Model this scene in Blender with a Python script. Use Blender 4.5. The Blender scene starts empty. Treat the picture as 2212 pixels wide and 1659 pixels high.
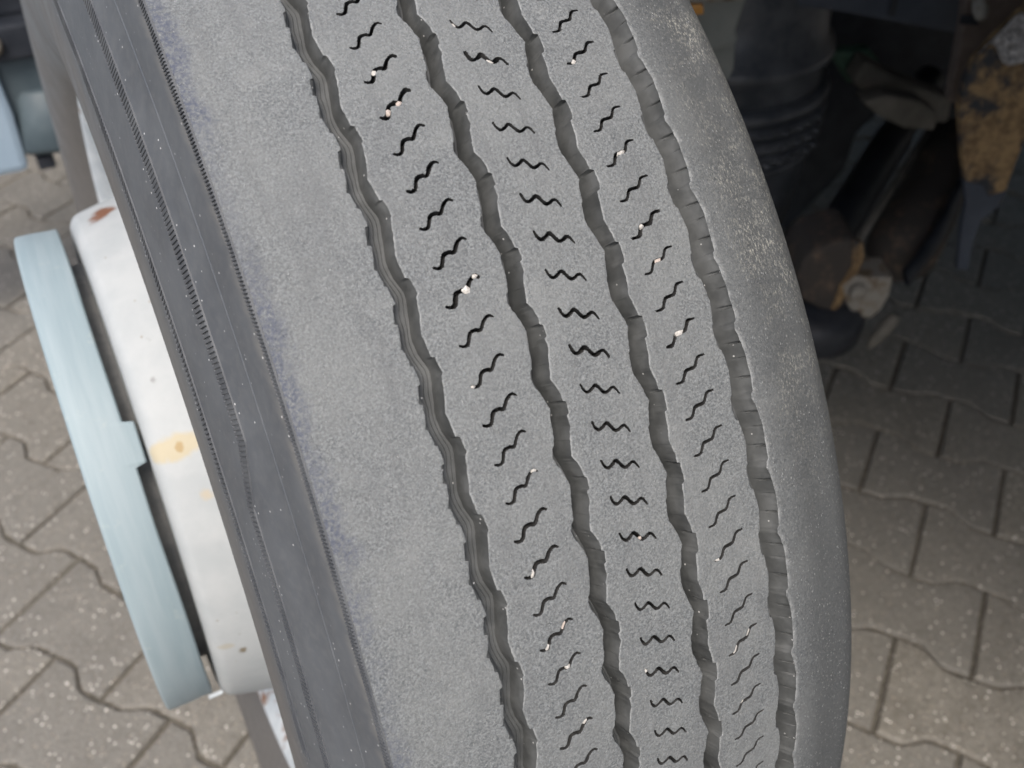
import bpy, bmesh, math, random
import numpy as np
from mathutils import Vector, Matrix

# ------------------------------------------------------------------ camera, world, light
S = bpy.context.scene
random.seed(7)
RNG = np.random.default_rng(11)

cam_d = bpy.data.cameras.new("camera")
cam = bpy.data.objects.new("camera", cam_d)
S.collection.objects.link(cam)
CAM = Vector((-0.16430, -0.64350, 1.09375))
c_f = Vector((0.36108265, 0.66102325, -0.65777473))
c_r = Vector((0.877777126, -0.479069037, 0.000417036))
c_u = Vector((0.31484383, 0.57753019, 0.7532146))
m3 = Matrix((c_r, c_u, -c_f)).transposed()
cam.matrix_world = Matrix.Translation(CAM) @ m3.to_4x4()
cam_d.sensor_width = 36.0
cam_d.lens = 36.0 * 2028.58 / 2212.0
cam_d.clip_start = 0.02
cam_d.clip_end = 300.0
cam_d.dof.use_dof = True
cam_d.dof.focus_distance = 0.41
cam_d.dof.aperture_fstop = 9.5
S.camera = cam

SUN_EL, SUN_AZ = math.radians(58), math.radians(217)
w = bpy.data.worlds.new("World")
S.world = w
w.use_nodes = True
wn = w.node_tree
sky = wn.nodes.new("ShaderNodeTexSky")
sky.sky_type = 'NISHITA'
sky.sun_disc = False
sky.sun_elevation = SUN_EL
sky.sun_rotation = SUN_AZ
sky.air_density = 1.0
sky.dust_density = 4.5
sky.ozone_density = 0.6
wn.links.new(sky.outputs[0], wn.nodes["Background"].inputs[0])
wn.nodes["Background"].inputs[1].default_value = 0.13

sun_d = bpy.data.lights.new("sun", 'SUN')
sun = bpy.data.objects.new("sun", sun_d)
S.collection.objects.link(sun)
sun_d.energy = 1.2
sun_d.angle = math.radians(28)
sun_d.color = (1.0, 0.97, 0.93)
# world azimuth measured like the sky texture: direction towards the sun
sd = Vector((math.sin(SUN_AZ) * math.cos(SUN_EL), math.cos(SUN_AZ) * math.cos(SUN_EL), math.sin(SUN_EL)))
sun.rotation_euler = sd.to_track_quat('Z', 'Y').to_euler()
sun.location = sd * 5

S.view_settings.view_transform = 'Standard'
S.view_settings.look = 'None'
S.view_settings.exposure = 0.76
S.view_settings.gamma = 1.0


# ------------------------------------------------------------------ helpers
def link(o, parent=None):
    S.collection.objects.link(o)
    if parent is not None:
        o.parent = parent
    return o


def empty(name, loc=(0, 0, 0), label=None, cat=None, group=None):
    o = bpy.data.objects.new(name, None)
    o.empty_display_size = 0.05
    o.location = loc
    S.collection.objects.link(o)
    if label:
        o["label"] = label
    if cat:
        o["category"] = cat
    if group:
        o["group"] = group
    return o


def mesh_from(name, V, F, mat, parent=None, smooth=False):
    me = bpy.data.meshes.new(name)
    V = np.asarray(V, np.float32).reshape(-1, 3)
    F = np.asarray(F, np.int32)
    me.vertices.add(len(V))
    me.vertices.foreach_set("co", V.ravel())
    k = F.shape[1]
    me.loops.add(F.size)
    me.loops.foreach_set("vertex_index", F.ravel())
    me.polygons.add(len(F))
    me.polygons.foreach_set("loop_start", np.arange(0, F.size, k, dtype=np.int32))
    me.polygons.foreach_set("use_smooth", np.full(len(F), smooth))
    me.update(calc_edges=True)
    me.validate()
    me.materials.append(mat)
    return link(bpy.data.objects.new(name, me), parent)


def bm_obj(name, bm, mat, parent=None, smooth=False):
    me = bpy.data.meshes.new(name)
    bm.normal_update()
    if smooth:
        for f in bm.faces:
            f.smooth = True
    bm.to_mesh(me)
    bm.free()
    me.materials.append(mat)
    return link(bpy.data.objects.new(name, me), parent)


def grid_faces(ni, nj, off=0, closed=False):
    i = np.arange(ni if closed else ni - 1)
    j = np.arange(nj - 1)
    I, J = np.meshgrid(i, j, indexing='ij')
    I2 = (I + 1) % ni
    a = I * nj + J
    b = I * nj + J + 1
    c = I2 * nj + J + 1
    d = I2 * nj + J
    return np.stack([a, b, c, d], -1).reshape(-1, 4) + off


def catmull(pts, n=8):
    pts = [np.array(p, float) for p in pts]
    P = [2 * pts[0] - pts[1]] + pts + [2 * pts[-1] - pts[-2]]
    out = []
    for i in range(1, len(P) - 2):
        for k in range(n):
            t = k / n
            p0, p1, p2, p3 = P[i - 1], P[i], P[i + 1], P[i + 2]
            out.append(0.5 * ((2 * p1) + (-p0 + p2) * t + (2 * p0 - 5 * p1 + 4 * p2 - p3) * t * t + (-p0 + 3 * p1 - 3 * p2 + p3) * t ** 3))
    out.append(pts[-1])
    return np.array(out)


def bevel_mod(bm, w=0.003, seg=2):
    bmesh.ops.bevel(bm, geom=list(bm.edges), offset=w, segments=seg, profile=0.6, affect='EDGES', clamp_overlap=True)


def frame(d):
    z = Vector(d).normalized()
    t = Vector((0, 0, 1)) if abs(z.z) < 0.9 else Vector((1, 0, 0))
    x = t.cross(z).normalized()
    return x, z.cross(x), z


def add_lathe(bm, prof, a, b, n=48, cap=True):
    """prof: list of (radius, t 0..1) from a to b"""
    a, b = Vector(a), Vector(b)
    x, y, z = frame(b - a)
    rings = []
    for r, t in prof:
        c = a.lerp(b, t)
        rings.append([bm.verts.new(c + (x * math.cos(2 * math.pi * k / n) + y * math.sin(2 * math.pi * k / n)) * r) for k in range(n)])
    for r0, r1 in zip(rings, rings[1:]):
        for k in range(n):
            bm.faces.new((r0[k], r0[(k + 1) % n], r1[(k + 1) % n], r1[k]))
    if cap:
        bm.faces.new(rings[0][::-1])
        bm.faces.new(rings[-1])


def add_prism(bm, pts, d):
    """closed outline pts (3d) extruded by vector d"""
    d = Vector(d)
    A = [bm.verts.new(Vector(p)) for p in pts]
    B = [bm.verts.new(Vector(p) + d) for p in pts]
    n = len(pts)
    bm.faces.new(A[::-1])
    bm.faces.new(B)
    for k in range(n):
        bm.faces.new((A[k], A[(k + 1) % n], B[(k + 1) % n], B[k]))
    bmesh.ops.recalc_face_normals(bm, faces=list(bm.faces))


def add_box(bm, lo, hi, M=None):
    lo, hi = Vector(lo), Vector(hi)
    vs = [bm.verts.new(Vector((x, y, z))) for x in (lo.x, hi.x) for y in (lo.y, hi.y) for z in (lo.z, hi.z)]
    if M is not None:
        for v in vs:
            v.co = M @ v.co
    for q in ((0, 1, 3, 2), (4, 6, 7, 5), (0, 4, 5, 1), (2, 3, 7, 6), (0, 2, 6, 4), (1, 5, 7, 3)):
        bm.faces.new([vs[i] for i in q])


# ------------------------------------------------------------------ material kit
class MT:
    def __init__(s, name, rough=0.8, spec=0.4, metal=0.0):
        s.m = bpy.data.materials.new(name)
        s.m.use_nodes = True
        s.t = s.m.node_tree
        s.b = s.t.nodes["Principled BSDF"]
        s.b.inputs["Roughness"].default_value = rough
        s.b.inputs["Specular IOR Level"].default_value = spec
        s.b.inputs["Metallic"].default_value = metal
        s.co = s.n("ShaderNodeTexCoord").outputs["Object"]

    def n(s, t, **k):
        nd = s.t.nodes.new(t)
        for a, v in k.items():
            setattr(nd, a, v)
        return nd

    def put(s, sock, v):
        if isinstance(v, (int, float)):
            sock.default_value = v
        elif isinstance(v, (tuple, list)):
            sock.default_value = tuple(v) + ((1,) if len(v) == 3 and sock.type == 'RGBA' else ())
        else:
            s.t.links.new(v, sock)

    def noise(s, scale, detail=3, rough=0.55, vec=None, dist=0.0):
        nd = s.n("ShaderNodeTexNoise")
        s.put(nd.inputs["Vector"], vec or s.co)
        nd.inputs["Scale"].default_value = scale
        nd.inputs["Detail"].default_value = detail
        nd.inputs["Roughness"].default_value = rough
        nd.inputs["Distortion"].default_value = dist
        return nd.outputs["Fac"]

    def vor(s, scale, out="Distance", vec=None, rnd=1.0):
        nd = s.n("ShaderNodeTexVoronoi")
        s.put(nd.inputs["Vector"], vec or s.co)
        nd.inputs["Scale"].default_value = scale
        nd.inputs["Randomness"].default_value = rnd
        return nd.outputs[out]

    def ramp(s, f, lo, hi, a=0.0, b=1.0, smooth=True):
        nd = s.n("ShaderNodeMapRange")
        nd.interpolation_type = 'SMOOTHSTEP' if smooth else 'LINEAR'
        s.put(nd.inputs[0], f)
        for i, v in enumerate((lo, hi, a, b)):
            nd.inputs[i + 1].default_value = v
        return nd.outputs[0]

    def math(s, op, a, b=0.0, clamp=False):
        nd = s.n("ShaderNodeMath", operation=op, use_clamp=clamp)
        s.put(nd.inputs[0], a)
        s.put(nd.inputs[1], b)
        return nd.outputs[0]

    def mix(s, f, a, b, mode='MIX'):
        nd = s.n("ShaderNodeMix", data_type='RGBA', blend_type=mode)
        s.put(nd.inputs[0], f)
        s.put(nd.inputs[6], a)
        s.put(nd.inputs[7], b)
        return nd.outputs[2]

    def sep(s, v=None):
        nd = s.n("ShaderNodeSeparateXYZ")
        s.put(nd.inputs[0], v or s.co)
        return nd.outputs

    def scalevec(s, v3, vec=None):
        nd = s.n("ShaderNodeMapping")
        s.put(nd.inputs[0], vec or s.co)
        nd.inputs["Scale"].default_value = v3
        return nd.outputs[0]

    def dist(s, p, sc=(1, 1, 1)):
        a = s.n("ShaderNodeVectorMath", operation='SUBTRACT')
        s.put(a.inputs[0], s.co)
        a.inputs[1].default_value = p
        m = s.n("ShaderNodeVectorMath", operation='MULTIPLY')
        s.put(m.inputs[0], a.outputs[0])
        m.inputs[1].default_value = sc
        l = s.n("ShaderNodeVectorMath", operation='LENGTH')
        s.put(l.inputs[0], m.outputs[0])
        return l.outputs["Value"]

    def color(s, c):
        s.put(s.b.inputs["Base Color"], c)

    def rough(s, r):
        s.put(s.b.inputs["Roughness"], r)

    def bump(s, h, dist=0.001, strength=1.0, prev=None):
        nd = s.n("ShaderNodeBump")
        s.put(nd.inputs["Height"], h)
        nd.inputs["Distance"].default_value = dist
        nd.inputs["Strength"].default_value = strength
        if prev:
            s.put(nd.inputs["Normal"], prev)
        s.put(s.b.inputs["Normal"], nd.outputs[0])
        return nd.outputs[0]


def rubber_tread(name, shoulder=None):
    """worn tread surface: dusty mid grey, ground-in fibres and grit sparkles"""
    m = MT(name, 0.78, 0.45)
    fine = m.noise(1000, 4, 0.75)
    mid = m.noise(260, 3, 0.6, dist=1.2)
    big = m.noise(22, 3, 0.6)
    c = m.mix(m.ramp(fine, 0.34, 0.68), (0.072, 0.079, 0.081), (0.252, 0.266, 0.266))
    c = m.mix(m.ramp(mid, 0.35, 0.7, 0.0, 0.42), c, (0.142, 0.150, 0.151))
    c = m.mix(m.ramp(big, 0.3, 0.7, 0.0, 0.45), c, (0.205, 0.214, 0.208))
    # grit sparkles
    strk = m.noise(48, 4, 0.65, vec=m.scalevec((2.6, .4, .4)))
    c = m.mix(m.ramp(strk, 0.48, 0.70, 0.0, 0.32), c, (0.115, 0.120, 0.122))
    c = m.mix(m.ramp(m.noise(33, 5, 0.7), 0.52, 0.72, 0.0, 0.28), c, (0.25, 0.258, 0.25))
    wv = m.n("ShaderNodeVectorMath", operation='ADD')
    m.put(wv.inputs[0], m.co)
    nv = m.n("ShaderNodeTexNoise")
    nv.inputs["Scale"].default_value = 500
    sv = m.n("ShaderNodeVectorMath", operation='SCALE')
    m.put(sv.inputs[0], nv.outputs["Color"])
    sv.inputs["Scale"].default_value = 0.0022
    m.put(wv.inputs[1], sv.outputs[0])
    wv2 = m.scalevec((1.5, .75, .75), wv.outputs[0])
    v = m.vor(760, vec=wv2)
    vc = m.sep(m.vor(760, "Color", vec=wv2))
    pick = m.math('GREATER_THAN', vc[0], 0.60)
    sp = m.math('MULTIPLY', m.ramp(v, 0.10, 0.36, 1.0, 0.0), m.math('MULTIPLY', pick, m.ramp(vc[1], 0.0, 1.0, 0.15, 1.0)))
    sp = m.math('MULTIPLY', sp, m.ramp(m.noise(60, 3), 0.35, 0.65, 0.35, 1.0))
    c = m.mix(m.math('MULTIPLY', sp, 0.85), c, (0.72, 0.74, 0.73))
    x = m.sep()[0]
    if shoulder == 'outer':
        # bluish ozone bloom at the outer shoulder edge, with a ragged border
        edge = m.math('ADD', x, m.math('MULTIPLY', m.math('SUBTRACT', m.noise(75, 4, 0.7), 0.5), 0.024))
        f = m.ramp(edge, -0.1255, -0.1185, 1.0, 0.0)
        patch = m.ramp(m.noise(560, 5, 0.8), 0.40, 0.60, 0.1, 1.0)
        big2 = m.ramp(m.noise(17, 2), 0.36, 0.6, 0.25, 1.0)
        c = m.mix(m.math('MULTIPLY', m.math('MULTIPLY', f, patch), big2), c, (0.082, 0.092, 0.122))
    if shoulder == 'inner':
        c = m.mix(m.ramp(m.math('ADD', x, m.math('MULTIPLY', m.noise(90, 3), 0.012)), 0.066, 0.094, 0.25, 0.72), c, (0.036, 0.039, 0.040))  # darker inner rubber, with edge shade from the curve painted into the colour
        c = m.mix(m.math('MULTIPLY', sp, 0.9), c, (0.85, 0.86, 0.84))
        zz = m.sep()[2]
        up = m.ramp(zz, 0.24, 0.36)
        fl = m.ramp(m.noise(620, 5, 0.85, vec=m.scalevec((1.7, .7, .7))), 0.50, 0.64)
        reg = m.ramp(m.noise(40, 4, 0.7), 0.38, 0.62)
        xx = m.ramp(x, 0.064, 0.088)
        c = m.mix(m.math('MULTIPLY', m.math('MULTIPLY', up, fl), m.math('MULTIPLY', reg, xx)), c, (0.36, 0.355, 0.31))
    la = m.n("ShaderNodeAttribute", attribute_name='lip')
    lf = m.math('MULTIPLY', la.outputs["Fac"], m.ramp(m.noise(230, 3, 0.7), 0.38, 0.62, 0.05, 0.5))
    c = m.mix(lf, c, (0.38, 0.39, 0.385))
    m.color(c)
    m.rough(m.ramp(fine, 0.3, 0.7, 0.62, 0.9))
    h = m.math('ADD', m.math('MULTIPLY', fine, 0.6), m.math('MULTIPLY', mid, 0.6))
    m.bump(m.math('ADD', h, m.math('MULTIPLY', sp, 0.5)), 0.0011, 0.7)
    return m.m


def rubber_groove(name):
    m = MT(name, 0.62, 0.4)
    n1 = m.noise(90, 3)
    n2 = m.noise(700, 3)
    c = m.mix(m.ramp(n1, 0.3, 0.7), (0.056, 0.059, 0.058), (0.098, 0.102, 0.100))
    v = m.vor(420)
    pick = m.math('GREATER_THAN', m.sep(m.vor(420, "Color"))[0], 0.93)
    c = m.mix(m.math('MULTIPLY', m.ramp(v, 0.1, 0.22, 1, 0), pick), c, (0.5, 0.5, 0.48))
    m.color(c)
    m.bump(m.math('ADD', m.math('MULTIPLY', n1, 1.5), m.math('MULTIPLY', n2, 0.2)), 0.0006, 0.5)
    return m.m


def rubber_side(name):
    m = MT(name, 0.50, 0.5)
    n1 = m.noise(24, 4, 0.6)
    n2 = m.noise(240, 3, 0.6)
    c = m.mix(m.ramp(n1, 0.3, 0.7), (0.076, 0.084, 0.094), (0.104, 0.113, 0.122))
    c = m.mix(m.ramp(n2, 0.4, 0.75, 0, 0.35), c, (0.138, 0.142, 0.143))
    # brown dust band below the shoulder and on the lower sidewall
    s = m.sep()
    x, y, z = s[0], s[1], s[2]
    r = m.math('SQRT', m.math('ADD', m.math('MULTIPLY', y, y), m.math('MULTIPLY', z, z)))
    streak = m.noise(160, 3, 0.6, vec=m.scalevec((1, 0.25, 1)))
    fb = m.math('MULTIPLY', m.ramp(m.math('ADD', r, m.math('MULTIPLY', m.math('SUBTRACT', streak, 0.5), 0.010)), 0.5055, 0.5150), m.ramp(streak, 0.25, 0.6, 0.45, 1.0))
    c = m.mix(m.math('MULTIPLY', fb, 0.75), c, (0.185, 0.180, 0.168))
    low = m.ramp(r, 0.395, 0.43, 1.0, 0.0)
    c = m.mix(m.math('MULTIPLY', low, 0.75), c, (0.135, 0.124, 0.112))
    v = m.vor(300)
    pick = m.math('GREATER_THAN', m.sep(m.vor(300, "Color"))[0], 0.78)
    reg = m.ramp(m.noise(35, 2), 0.38, 0.6, 0.2, 1.0)
    sp = m.math('MULTIPLY', m.math('MULTIPLY', m.ramp(v, 0.07, 0.17, 1, 0), pick), reg)
    c = m.mix(sp, c, (0.75, 0.75, 0.74))
    m.color(c)
    m.rough(m.ramp(n1, 0.3, 0.7, 0.42, 0.62))
    m.bump(m.math('ADD', n1, m.math('MULTIPLY', n2, 0.15)), 0.0008, 0.35)
    return m.m


def plain(name, a, b, scale=40, rough=0.6, spec=0.4, metal=0.0, bumpd=0.0006, detail=4):
    m = MT(name, rough, spec, metal)
    n1 = m.noise(scale, detail, 0.65)
    m.color(m.mix(m.ramp(n1, 0.3, 0.7), a, b))
    m.bump(n1, bumpd, 0.6)
    return m.m


def rusty(name, base, rust1, rust2, lo=0.45, hi=0.55, scale=30, metal=0.0, rough=0.75):
    m = MT(name, rough, 0.35, metal)
    n1 = m.noise(scale, 5, 0.7)
    n2 = m.noise(scale * 5, 4, 0.7)
    r = m.mix(m.ramp(n2, 0.35, 0.65), rust1, rust2)
    m.color(m.mix(m.ramp(n1, lo, hi), base, r))
    m.bump(m.math('ADD', n1, m.math('MULTIPLY', n2, 0.3)), 0.0006, 0.5)
    return m.m


# ------------------------------------------------------------------ tyre geometry constants (metres, wheel-local: x = axle)
HUBZ = 0.51
GAM = 0.03756                    # camber, rotation about Y
TH2, DPH, R0 = 0.98157941, 0.0300608, 0.53
PMM = DPH * R0 * 1000            # sipe pitch in mm


def rad(x):                      # x in metres
    x = np.asarray(x, float)
    r = R0 - 0.64365 * (x - 0.00944) ** 2
    e = np.clip((x - 0.098) / 0.012, 0, None)
    return r - 0.0048 * e ** 2


def knots(k):
    ph = np.array([a for a, b in k])
    x = np.array([b for a, b in k])
    ph = np.concatenate([ph - 2, ph, ph + 2])
    x = np.concatenate([x, x, x])
    return lambda n: np.interp(np.mod(n, 2), ph, x)


EDGE = {
    'g1L': knots([(.05, -81.6), (.09, -80.3), (.45, -79.7), (.55, -79.8), (.565, -81.0), (1.0, -82.4), (1.03, -81.0), (1.4, -82.1), (1.62, -83.1), (1.65, -82.3), (1.97, -81.3)]),
    'g1R': knots([(0, -72.8), (.03, -71.4), (.45, -70.3), (.50, -71.1), (.75, -71.7), (1.1, -72.7), (1.4, -73.8), (1.5, -73.6), (1.8, -73.0)]),
    'g2L': knots([(.08, -33.2), (.35, -34.0), (.75, -34.8), (1.0, -35.6), (1.05, -36.5), (1.25, -37.3), (1.5, -36.5), (1.54, -35.9), (1.8, -34.4)]),
    'g2R': knots([(0, -26.8), (.04, -25.6), (.34, -25.7), (.37, -26.8), (.65, -26.5), (.8, -27.6), (1.1, -28.6), (1.4, -29.5), (1.6, -27.9), (1.8, -26.9)]),
    'g3L': knots([(.05, 7.6), (.55, 10.0), (.72, 10.8), (.9, 9.5), (1.3, 8.3), (1.38, 7.3), (1.75, 6.7), (1.95, 6.9)]),
    'g3R': knots([(.3, 16.5), (.53, 16.7), (.56, 18.3), (.95, 18.4), (1.1, 18.0), (1.13, 16.5), (1.5, 16.2), (1.9, 15.1)]),
    'g4L': knots([(.04, 51.4), (.08, 52.4), (.7, 53.6), (1.35, 52.0), (1.39, 51.1), (1.6, 50.7), (1.95, 50.9)]),
    'g4R': knots([(.2, 64.2), (.4, 64.7), (1.0, 64.4), (1.45, 63.8), (1.5, 62.8), (1.65, 62.3), (1.85, 63.4)]),
}


def smooth_edge(f):
    n = np.arange(0, 2, 0.01)
    v = np.array([np.mean(f(n + d)) for d in [0]])
    k = np.arange(-18, 19) * 0.01
    g = np.array([np.mean(f(a + k)) for a in n])
    N = np.concatenate([n - 2, n, n + 2])
    G = np.concatenate([g, g, g])
    return lambda m: np.interp(np.mod(m, 2), N, G)


SEDGE = {k: smooth_edge(f) for k, f in EDGE.items()}
JIT = {}
for key in EDGE:
    a = RNG.normal(0, 0.07, 4000)
    b = np.convolve(RNG.normal(0, 0.40, 4000), np.ones(9) / 9, 'same')
    JIT[key] = a + b


def edge(key, n):
    f = EDGE[key](n)
    t = (n + 400) * PMM / 0.9
    j = JIT[key]
    return f + np.interp(np.mod(t, 3999), np.arange(4000), j)


def to_xyz(x, r, th):
    """x metres, r metres, theta radians -> wheel-local points; flattened at the ground"""
    y = -r * np.cos(th)
    z = r * np.sin(th)
    cg, sg = math.cos(GAM), math.sin(GAM)
    wz = HUBZ - sg * x + cg * z
    lift = np.clip(0.0015 - wz, 0, None)
    return np.stack([x + 0 * z, y, z + lift / cg], -1)


TH_A, TH_B = 0.0, 1.25          # finely meshed arc, the rest of the tyre is coarser
th_hi = np.linspace(TH_A, TH_B, int((TH_B - TH_A) * R0 / 0.00036))
th_lo = np.linspace(TH_B, TH_A + 2 * math.pi, 1500)


def two_sector(name, build, mat, parent, smooth=True, deep=None, lip=False):
    Vs, Fs, off = [], [], 0
    for th, hi in ((th_hi, True), (th_lo, False)):
        P = build(th, hi)
        ni, nj = P.shape[:2]
        Vs.append(P.reshape(-1, 3))
        Fs.append(grid_faces(ni, nj, off))
        off += ni * nj
    o = mesh_from(name, np.concatenate(Vs), np.concatenate(Fs), mat, parent, smooth)
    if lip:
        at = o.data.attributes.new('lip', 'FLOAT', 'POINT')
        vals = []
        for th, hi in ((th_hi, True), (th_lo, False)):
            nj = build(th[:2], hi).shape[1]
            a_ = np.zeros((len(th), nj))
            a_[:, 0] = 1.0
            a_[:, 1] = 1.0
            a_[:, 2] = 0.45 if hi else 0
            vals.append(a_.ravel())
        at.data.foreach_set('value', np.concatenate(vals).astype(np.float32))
    if deep is not None:              # near-black colour paints the shade inside the fine cuts
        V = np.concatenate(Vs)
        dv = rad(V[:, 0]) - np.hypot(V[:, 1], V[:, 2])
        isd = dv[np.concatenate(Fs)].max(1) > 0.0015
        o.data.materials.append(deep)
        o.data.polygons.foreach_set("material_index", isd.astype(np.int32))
    o.data.set_sharp_from_angle(angle=math.radians(38))
    return o


# sipe outlines: (dx mm, phase offset)
SIPES = [
    (-53.2, -1.272, [(-7.9, .235), (-6.4, .275), (-4.6, .23), (-2.8, .0), (-.3, -.045), (1.7, -.02), (4.0, -.22), (6.3, -.31), (7.9, -.26)], 0.74),
    (-9.4, 0.0, [(-7.8, -.25), (-7.1, -.10), (-5.7, -.01), (-3.6, -.05), (-1.4, -.11), (1.2, .12), (3.0, .14), (5.2, .08), (6.6, .12), (7.9, .28)], 0.68),
    (34.1, 0.285, [(-8.3, .27), (-5.2, .25), (-2.7, .03), (0, .0), (2.5, -.03), (5.0, -.24), (8.4, -.26)], 0.70),
]
TORN = {(0, 2): .25, (0, 3): .45, (0, 5): .2, (1, 1): .45, (1, 9): .25, (1, 6): .2, (2, 1): .2, (2, 6): .25, (0, 8): .3, (2, 9): .3}
SJ = RNG.normal(0, 1, (3, 460, 6))


def sipe_field(ci, X, N):
    """signed distance (mm) and gradient to the nearest sipe of column ci. X in mm, N phase"""
    xc, c0, poly, hw = SIPES[ci]
    pts = catmull([(a, b * PMM) for a, b in poly], 5)
    K = np.round(N - c0).astype(int)
    j = SJ[ci][np.mod(K + 60, 460)]
    px = X - xc - j[..., 0] * 0.22
    py = (N - c0 - K) * PMM - j[..., 1] * 0.15
    ang = j[..., 2] * 0.025
    px, py = px * np.cos(ang) - py * np.sin(ang), px * np.sin(ang) + py * np.cos(ang)
    best = np.full(X.shape, 1e9)
    gx = np.zeros(X.shape)
    gy = np.zeros(X.shape)
    tot = len(pts) - 1
    for i in range(tot):
        a, b = pts[i], pts[i + 1]
        d = b - a
        L2 = d @ d
        t = np.clip(((px - a[0]) * d[0] + (py - a[1]) * d[1]) / L2, 0, 1)
        qx, qy = px - (a[0] + t * d[0]), py - (a[1] + t * d[1])
        dd = np.hypot(qx, qy)
        u = (i + t) / tot
        wdt = hw * (0.50 + 0.58 * np.sin(np.pi * np.clip(u * 0.92 + 0.06, 0, 1)) ** 0.7) * (1 + 0.09 * np.clip(j[..., 3], -1, 1.5))
        s = dd - wdt
        m = s < best
        best = np.where(m, s, best)
        gx = np.where(m, qx / np.maximum(dd, 1e-6), gx)
        gy = np.where(m, qy / np.maximum(dd, 1e-6), gy)
    for (c_, k_), g_ in TORN.items():
        if c_ == ci:
            best = np.where(K == k_, best - g_ * (0.5 + 0.5 * np.sin(X * 1.1 + k_)), best)
    best = best + 0.055 * np.sin(X * 5.1 + K * 1.7) * np.sin(N * 71 + X * 2.3) + 0.04 * np.sin(X * 11.0 + N * 40)
    return best, gx, gy


def rib_builder(kL, kR, x0=None, x1=None, sipe=None, ncol=60, lo_col=16, lofree=0.0):
    def b(th, hi):
        n = (TH2 - th) / DPH
        L = edge(kL, n) if kL else np.full_like(n, x0)
        Rr = edge(kR, n) if kR else np.full_like(n, x1)
        nc = ncol if hi else lo_col
        s = np.linspace(0, 1, nc)
        # tight first/last columns for the worn edges
        X = L[:, None] + s[None, :] * (Rr - L)[:, None]
        if hi:
            if kL:
                X[:, 1] = X[:, 0] + 0.35
            if kR:
                X[:, -2] = X[:, -1] - 0.35
        TH = np.repeat(th[:, None], nc, 1)
        H = np.zeros(X.shape)
        if kL:
            H[:, 0] -= 0.30
        if kR:
            H[:, -1] -= 0.22
        if hi and sipe is not None:
            N = (TH2 - TH) / DPH
            d, gx, gy = sipe_field(sipe, X, N)
            near = np.abs(d) < 0.19
            X = np.where(near, X - gx * d, X)
            dn = np.where(near, -gy * d / PMM, 0.0)
            TH = TH - dn * DPH
            H = np.where((d < -0.19), -7.0, H)
            H = np.where(near, H - 0.10, H)
        xm = X / 1000.0
        return to_xyz(xm, rad(xm) + H / 1000.0, TH)
    return b


def groove_builder(kL, kR, lw, rw, dep, cuts=None, facet=0.0, dark=0):
    def b(th, hi):
        n = (TH2 - th) / DPH
        L, Rr = edge(kL, n), edge(kR, n)
        JL, JR = L, Rr
        bl, br = EDGE[kL](n), EDGE[kR](n)
        SL, SR = SEDGE[kL](n), SEDGE[kR](n)
        fl0, fl1 = SL + lw, SR - rw
        cols = []                    # (x, depth mm)
        wob = 0.12 * np.sin(n * 2.1) + 0.1 * np.sin(n * 5.3 + 1)
        cols += [(L, 0.30), (L + 0.16, 0.55), (0.65 * bl + 0.35 * SL + lw * 0.22, 0.11 * dep), (0.05 * bl + 0.95 * SL + lw * 0.36, 0.20 * dep)]
        cols += [(SL + lw * 0.52, 0.60 * dep), (SL + lw * 0.72, 0.66 * dep), (SL + lw * 0.84, 0.90 * dep), (fl0, dep)]
        for f in (0.18, 0.30, 0.34, 0.38, 0.55, 0.66, 0.70, 0.74, 0.9):
            up = 0.22 if f in (0.34, 0.70) else 0.0
            cols.append((fl0 + f * (fl1 - fl0) + wob * (1 if 0.2 < f < 0.8 else 0.3), dep - up))
        cut = np.zeros_like(n)
        if cuts is not None:
            for c0, per, wd, amp in cuts:
                ph = np.mod(n - c0 + per / 2, per) - per / 2
                cut = np.maximum(cut, amp * (np.abs(ph) < wd))
        fac = facet * np.where(np.mod(n, 1.0) < 0.5, 1.0, 0.0) + facet * 0.8 * (np.mod(n * 0.5 + 0.2, 1) - 0.5)
        cols += [(fl1, dep), (SR - rw * 0.86, 0.88 * dep), (SR - rw * 0.62 + fac * 0.6, 0.58 * dep), (0.5 * (SR + br) - rw * 0.42 + fac + cut, 0.40 * dep),
                 (br - rw * 0.20 + fac * 0.5 + cut, 0.20 * dep), (Rr - 0.16 + cut * 0.6, 0.9), (Rr, 0.22)]
        X = np.stack([c[0] + 0 * n for c in cols], 1) / 1000
        H = np.stack([c[1] + 0 * n for c in cols], 1) / 1000
        return to_xyz(X, rad(X) - H, np.repeat(th[:, None], X.shape[1], 1))
    return b


# ------------------------------------------------------------------ wheel
M_tread = rubber_tread("worn_tread_rubber")
M_treadL = rubber_tread("outer_shoulder_rubber", 'outer')
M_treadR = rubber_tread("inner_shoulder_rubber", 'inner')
M_groove = rubber_groove("groove_rubber")
M_cut = plain("shaded_cut_rubber", (0.022, 0.022, 0.022), (0.050, 0.050, 0.048), 300, 0.7)  # shade in the cuts, painted as a near-black rubber
M_side = rubber_side("sidewall_rubber")

truck = empty("truck", (0.8, 0.3, 0), "truck corner with large worn zigzag-grooved tyre, pale blue hub cover and dark rusty underbody", "truck")
WM = Matrix.Translation((-0.8, -0.3, HUBZ)) @ Matrix.Rotation(GAM, 4, 'Y')

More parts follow.
